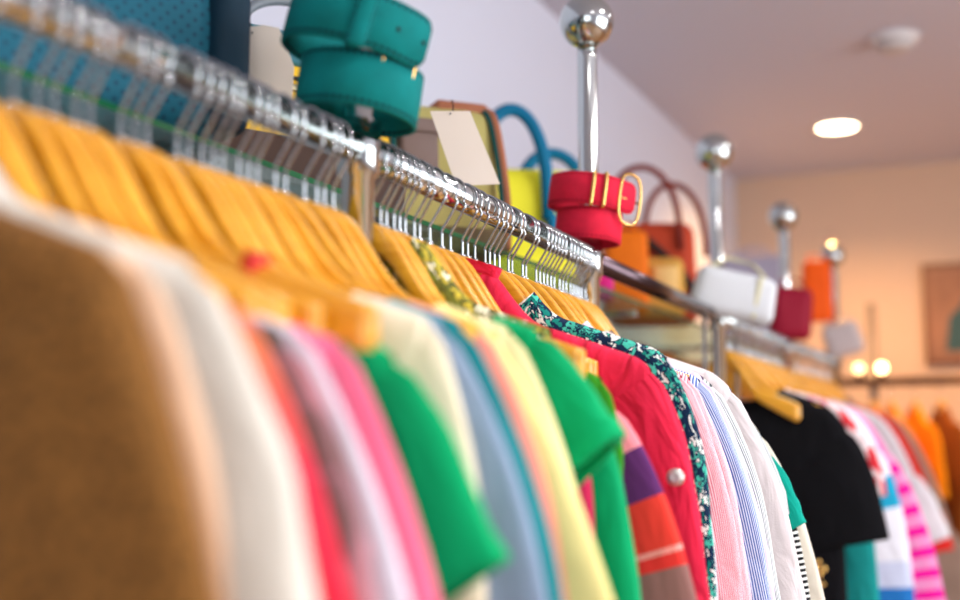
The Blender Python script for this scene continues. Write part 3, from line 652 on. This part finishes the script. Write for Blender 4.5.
# hanging price tags
paper = simple('cream_card', (255, 240, 222), .75)
def price_tag(label, corners, th, string_from, hole_):
    bm = bmesh.new(); A = [Vector(c) for c in corners]; nr = (A[1]-A[0]).cross(A[-1]-A[0]).normalized()
    f = [bm.verts.new(p) for p in A]; g = [bm.verts.new(p+nr*th) for p in A]
    bm.faces.new(f[::-1]); bm.faces.new(g)
    for i in range(len(A)): j = (i+1) % len(A); bm.faces.new((f[i], f[j], g[j], g[i]))
    c = sum(A, Vector())/len(A)
    for v in bm.verts: v.co -= c
    r = thing('price_tag', label, 'price tag', c); link('card', bm, paper, r, smooth=False)
    bm = bmesh.new(); tube(bm, catmull([Vector(string_from)-c, (Vector(string_from)+Vector(hole_))/2-c+Vector((.004, 0, -.004)), Vector(hole_)-c], 5), .0012, 6); link('string', bm, dk, r)
    return r
CAM = Vector((0, 0, CAMZ)); fy = math.radians(24.2); fp = math.radians(6.9)
FW = Vector((-math.sin(fy)*math.cos(fp), math.cos(fy)*math.cos(fp), math.sin(fp))); RT = Vector((math.cos(fy), math.sin(fy), 0)); UP = RT.cross(FW)
def at(px, py, d): return CAM+(FW+RT*((px-480)/1200)+UP*((300-py)/1200))*d
price_tag('blank cream price tag hanging from the yellow zip bag', [at(263, 25, 1.50), at(279, 28, 1.50), at(294, 66, 1.5), at(291, 118, 1.5), at(243, 112, 1.5), at(239, 60, 1.5), at(248, 27, 1.5)], .0012, at(247, 18, 1.56), at(252, 33, 1.497))
price_tag('blank cream price tag hanging from the khaki satchel', [at(430, 111, 1.98), at(470, 111, 1.98), at(500, 184, 1.98), at(456, 186, 1.98)], .0012, at(452, 100, 2.02), at(450, 114, 1.977))

# ------------------------------------------------------------------ lower shelf with folded bags seen below the bare rail
shb = simple('dark_walnut', (74, 50, 38), .5, var=.15, scale=10)
low = thing('wooden_shelf', 'dark wooden wall shelf below the bare chrome rail', 'shelf', (-1.2, 3.3, 1.36)); bm = bmesh.new(); box(bm, (-.175, -1.2, -.02), (.17, 1.5, .02), .003); link('board', bm, shb, low)
bm = bmesh.new(); box(bm, (-.179, -.85, -.4), (-.165, 1.35, .22), .003); link('back_panel', bm, shb, low)
for y in (-1.0, .2, 1.3):
    bm = bmesh.new(); box(bm, (-.175, y-.015, -.14), (.1, y+.015, -.021), .003); link('bracket', bm, shb, low)
def lowbag(name, label, y, w, h, d, mat, hm, x=-1.17):
    r = thing(name, label, 'handbag', (x, y, 1.381), math.radians(60)); link('body', bag_bm(w, d, h, .8, .025), mat, r)
    bm = bmesh.new(); handle(bm, (-w*.3, 0, h*.95), (w*.3, 0, h*.95), .03, .006); link('handle', bm, hm, r)
lowbag('brown_handbag', 'dark brown handbag on the wooden shelf under the bare rail', 3.05, .3, .18, .16, leather('brown_leather', (96, 62, 44)), dk)
lowbag('grey_handbag', 'pale grey handbag on the wooden shelf beside the dark brown one', 3.42, .24, .15, .14, leather('fog_leather', (150, 146, 146)), dk)
lowbag('cognac_handbag', 'cognac orange handbag on the wooden shelf near the third post', 3.85, .3, .2, .16, leather('cognac_leather', (184, 108, 54)), oxb)
lowbag('tan_handbag', 'tan handbag at the far end of the wooden shelf', 4.3, .3, .2, .16, leather('camel_leather', (170, 120, 84)), dk)

# ------------------------------------------------------------------ far rack along the back wall
far = thing('clothes_rack', 'low bronze clothes rack standing along the peach back wall', 'clothes rack', (0, 6.0, 0))
ZF = CAMZ+.30; bronze = simple('dark_bronze', (84, 56, 42), .35, .6); grey_m = simple('brushed_grey', (128, 116, 112), .4, .5)
bm = bmesh.new(); tube(bm, [(-.95, 0, ZF), (1.0, 0, ZF)], .022, 16); link('rail', bm, bronze, far)
for x in (-.64, .95):
    bm = bmesh.new(); tube(bm, [(x, 0.03, 0), (x, .03, CAMZ+.68)], .02, 16); link('post', bm, grey_m, far)
orc = fm('bright_orange', (255, 150, 20)); brc = fm('rust_brown', (150, 84, 30))
FH = []
for i, (x, mt, hwid, lab) in enumerate(((-.64, orc, .15, 'bright orange top, first from the far rack post'), (-.56, orc, .15, 'bright orange top, second from the far rack post'), (-.455, orc, .21, 'wide bright orange top, third from the far rack post'), (-.34, brc, .16, 'rust brown top, last on the far rack'))):
    r = thing('blouse', lab, 'blouse', (x, 6.0, ZF-.085), PI/2+.5, 'tops on the far rack')
    g = dict(DEF); g.update(hw=.2, neck=.05, len=.5, th=.022, sl=None, fold=.008); rnd = random.Random(i)
    link('body', body_bm(g, rnd), mt, r); g2 = dict(g); g2['sl'] = (.3, 10, .07, .06); g2['sth'] = .02
    for sg in (1, -1): link('sleeve', sleeve_bm(g2, sg, rnd), mt, r)
    w, h, used = make_hanger(.19); hr = thing('clothes_hanger', 'wooden hanger carrying the '+lab.split(' on the')[0], 'clothes hanger', (x, 6.0, ZF-.0845), PI/2+.5, 'wooden hangers on the far rack')
    for o in (w, h): o = o.copy(); C.objects.link(o); o.parent = hr
# framed picture on the back wall
pic = thing('framed_picture', 'brown framed picture with a dark teal shape on the peach wall', 'picture', (-.13, 6.5, CAMZ+.40))
bm = bmesh.new(); box(bm, (-.30, -.03, 0), (.34, 0, .52), .005); link('frame', bm, simple('brown_frame', (128, 88, 68), .5), pic)
bm = bmesh.new(); box(bm, (-.27, -.034, .03), (.31, -.031, .49)); link('canvas', bm, simple('brown_canvas', (152, 108, 84), .7, var=.1, scale=6), pic, smooth=False)
bm = bmesh.new(); P2 = [(x-.04, z) for x, z in [(-.16, .07), (.2, .07), (.22, .2), (.13, .26), (.05, .22), (-.02, .29), (-.05, .40), (-.08, .30), (-.14, .24)]]
vs = [bm.verts.new((x, -.0362, z)) for x, z in P2]; f = bm.faces.new(vs); e = bmesh.ops.extrude_face_region(bm, geom=[f]); bmesh.ops.translate(bm, vec=(0, .002, 0), verts=[v for v in e['geom'] if isinstance(v, bmesh.types.BMVert)])
bmesh.ops.recalc_face_normals(bm, faces=bm.faces[:]); link('painted_shape', bm, simple('painted_teal', (50, 84, 88), .7), pic, smooth=False)['label'] = 'dark teal painted shape'

# ------------------------------------------------------------------ ceiling fittings
ZC = R_['z1']
def emis(name, col, s):
    m, nt, b = nmat(name); b.inputs['Base Color'].default_value = lin(col); b.inputs['Emission Color'].default_value = lin(col); b.inputs['Emission Strength'].default_value = s; return m
warm_e = emis('warm_lamp_glass', (255, 226, 186), 12); cool_e = emis('cool_lamp_glass', (250, 246, 255), 9)
whitep = simple('white_plastic', (226, 224, 224), .5)
def downlight(label, x, y, e, power, col, spot=True, grp='downlights'):
    r = thing('downlight', label, 'ceiling light', (x, y, ZC-.012), 0)
    bm = bmesh.new(); lathe(bm, [(.108, .012), (.108, .004), (.101, 0), (.09, 0), (.086, .004), (.086, .012)], 40); link('trim_ring', bm, whitep, r)
    bm = bmesh.new(); lathe(bm, [(.0001, .004), (.05, .003), (.086, .005)], 40); link('lens', bm, e, r)
    ld = bpy.data.lights.new('downlight_beam', 'SPOT'); ld.energy = power; ld.color = col; ld.spot_size = math.radians(150); ld.spot_blend = .8; ld.shadow_soft_size = .06
    lo = bpy.data.objects.new('downlight_beam', ld); C.objects.link(lo); lo.parent = r; lo.location = (0, 0, -.03)
    return r
WARM = (1, .56, .24)
downlight('round warm glowing recessed downlight near the back wall', -.705, 5.55, warm_e, 80, WARM)
downlight('recessed warm downlight deep in the shop right of the far rack', 1.0, 5.55, warm_e, 80, WARM)
det = thing('smoke_detector', 'round white smoke detector on the ceiling', 'smoke detector', (-.347, 4.39, ZC))
bm = bmesh.new(); lathe(bm, [(.085, 0), (.085, -.012), (.078, -.02)], 36); link('base', bm, whitep, det)
bm = bmesh.new(); lathe(bm, [(.066, -.018), (.064, -.04), (.05, -.052), (.0001, -.055)], 36); link('sensor_head', bm, simple('detector_grey', (196, 190, 188), .5), det)
for k, (x, e) in enumerate(((-.70, 5), (-.596, 11))):  # small glowing balls added to stand for bright highlights on the far rail
    r = thing('rail_glint', ('smaller dimmer added glowing bulb on the far bronze rail left of the grey pole', 'bright added glowing warm bulb on the far bronze rail beside the grey pole')[k], 'highlight', (x, 5.985, ZF+.022), 0, 'added glints on the far rail')
    bm = bmesh.new(); lathe(bm, [(.014, -.003), (.014, .012), (.009, .018), (.009, .024)], 16); link('glint_base', bm, bronze, r)
    bm = bmesh.new(); sphere(bm, (0, 0, .043), .022, u=20, v=14); link('glint', bm, emis('glint_glow_%d' % k, (255, 206, 140), e), r)
for k, (x, y) in enumerate(((.55, -.5), (.55, .75), (.55, 2.0), (.55, 3.25))):
    downlight('recessed white downlight over the aisle, %s one from the shop front' % ORD[k], x, y, cool_e, 42, (1, .95, .95))

# ------------------------------------------------------------------ light
w = bpy.data.worlds.new('daylight'); bpy.context.scene.world = w; w.use_nodes = True
bg = w.node_tree.nodes['Background']; bg.inputs['Color'].default_value = (.80, .90, 1, 1); bg.inputs['Strength'].default_value = 1.0
ad = bpy.data.lights.new('window_daylight', 'AREA'); ad.shape = 'RECTANGLE'; ad.size = WY1-WY0; ad.size_y = WZ1-WZ0; ad.energy = 105; ad.color = (.93, .95, 1)
ao = bpy.data.objects.new('window_daylight', ad); C.objects.link(ao); ao.location = (R_['x1']+.15, (WY0+WY1)/2, (WZ0+WZ1)/2); ao.rotation_euler = (0, math.radians(90), 0)
ad.shape = 'RECTANGLE'; ad.size = WZ1-WZ0; ad.size_y = WY1-WY0

fd = bpy.data.lights.new('shopfront_daylight', 'AREA'); fd.shape = 'RECTANGLE'; fd.size = FX1-FX0; fd.size_y = FZ1-FZ0; fd.energy = 24; fd.color = (.95, .96, 1)
fo = bpy.data.objects.new('shopfront_daylight', fd); C.objects.link(fo); fo.location = ((FX0+FX1)/2, R_['y0']-.15, (FZ0+FZ1)/2); fo.rotation_euler = (math.radians(90), 0, 0)

# ------------------------------------------------------------------ camera
cd = bpy.data.cameras.new('camera'); cam = bpy.data.objects.new('camera', cd); C.objects.link(cam)
cam.location = (0, 0, CAMZ); cam.rotation_euler = (math.radians(96.9), 0, math.radians(24.2))
cd.sensor_width = 36; cd.lens = 45; cd.clip_start = .05
cd.dof.use_dof = True; cd.dof.focus_distance = 1.72; cd.dof.aperture_fstop = 1.65
sc = bpy.context.scene; sc.camera = cam
sc.view_settings.view_transform = 'Standard'; sc.view_settings.look = 'None'; sc.view_settings.gamma = 1; sc.view_settings.use_curve_mapping = False
sc.view_settings.exposure = .42
sc.cycles.use_denoising = True
sc.cycles.max_bounces = 8; sc.cycles.sample_clamp_indirect = 8
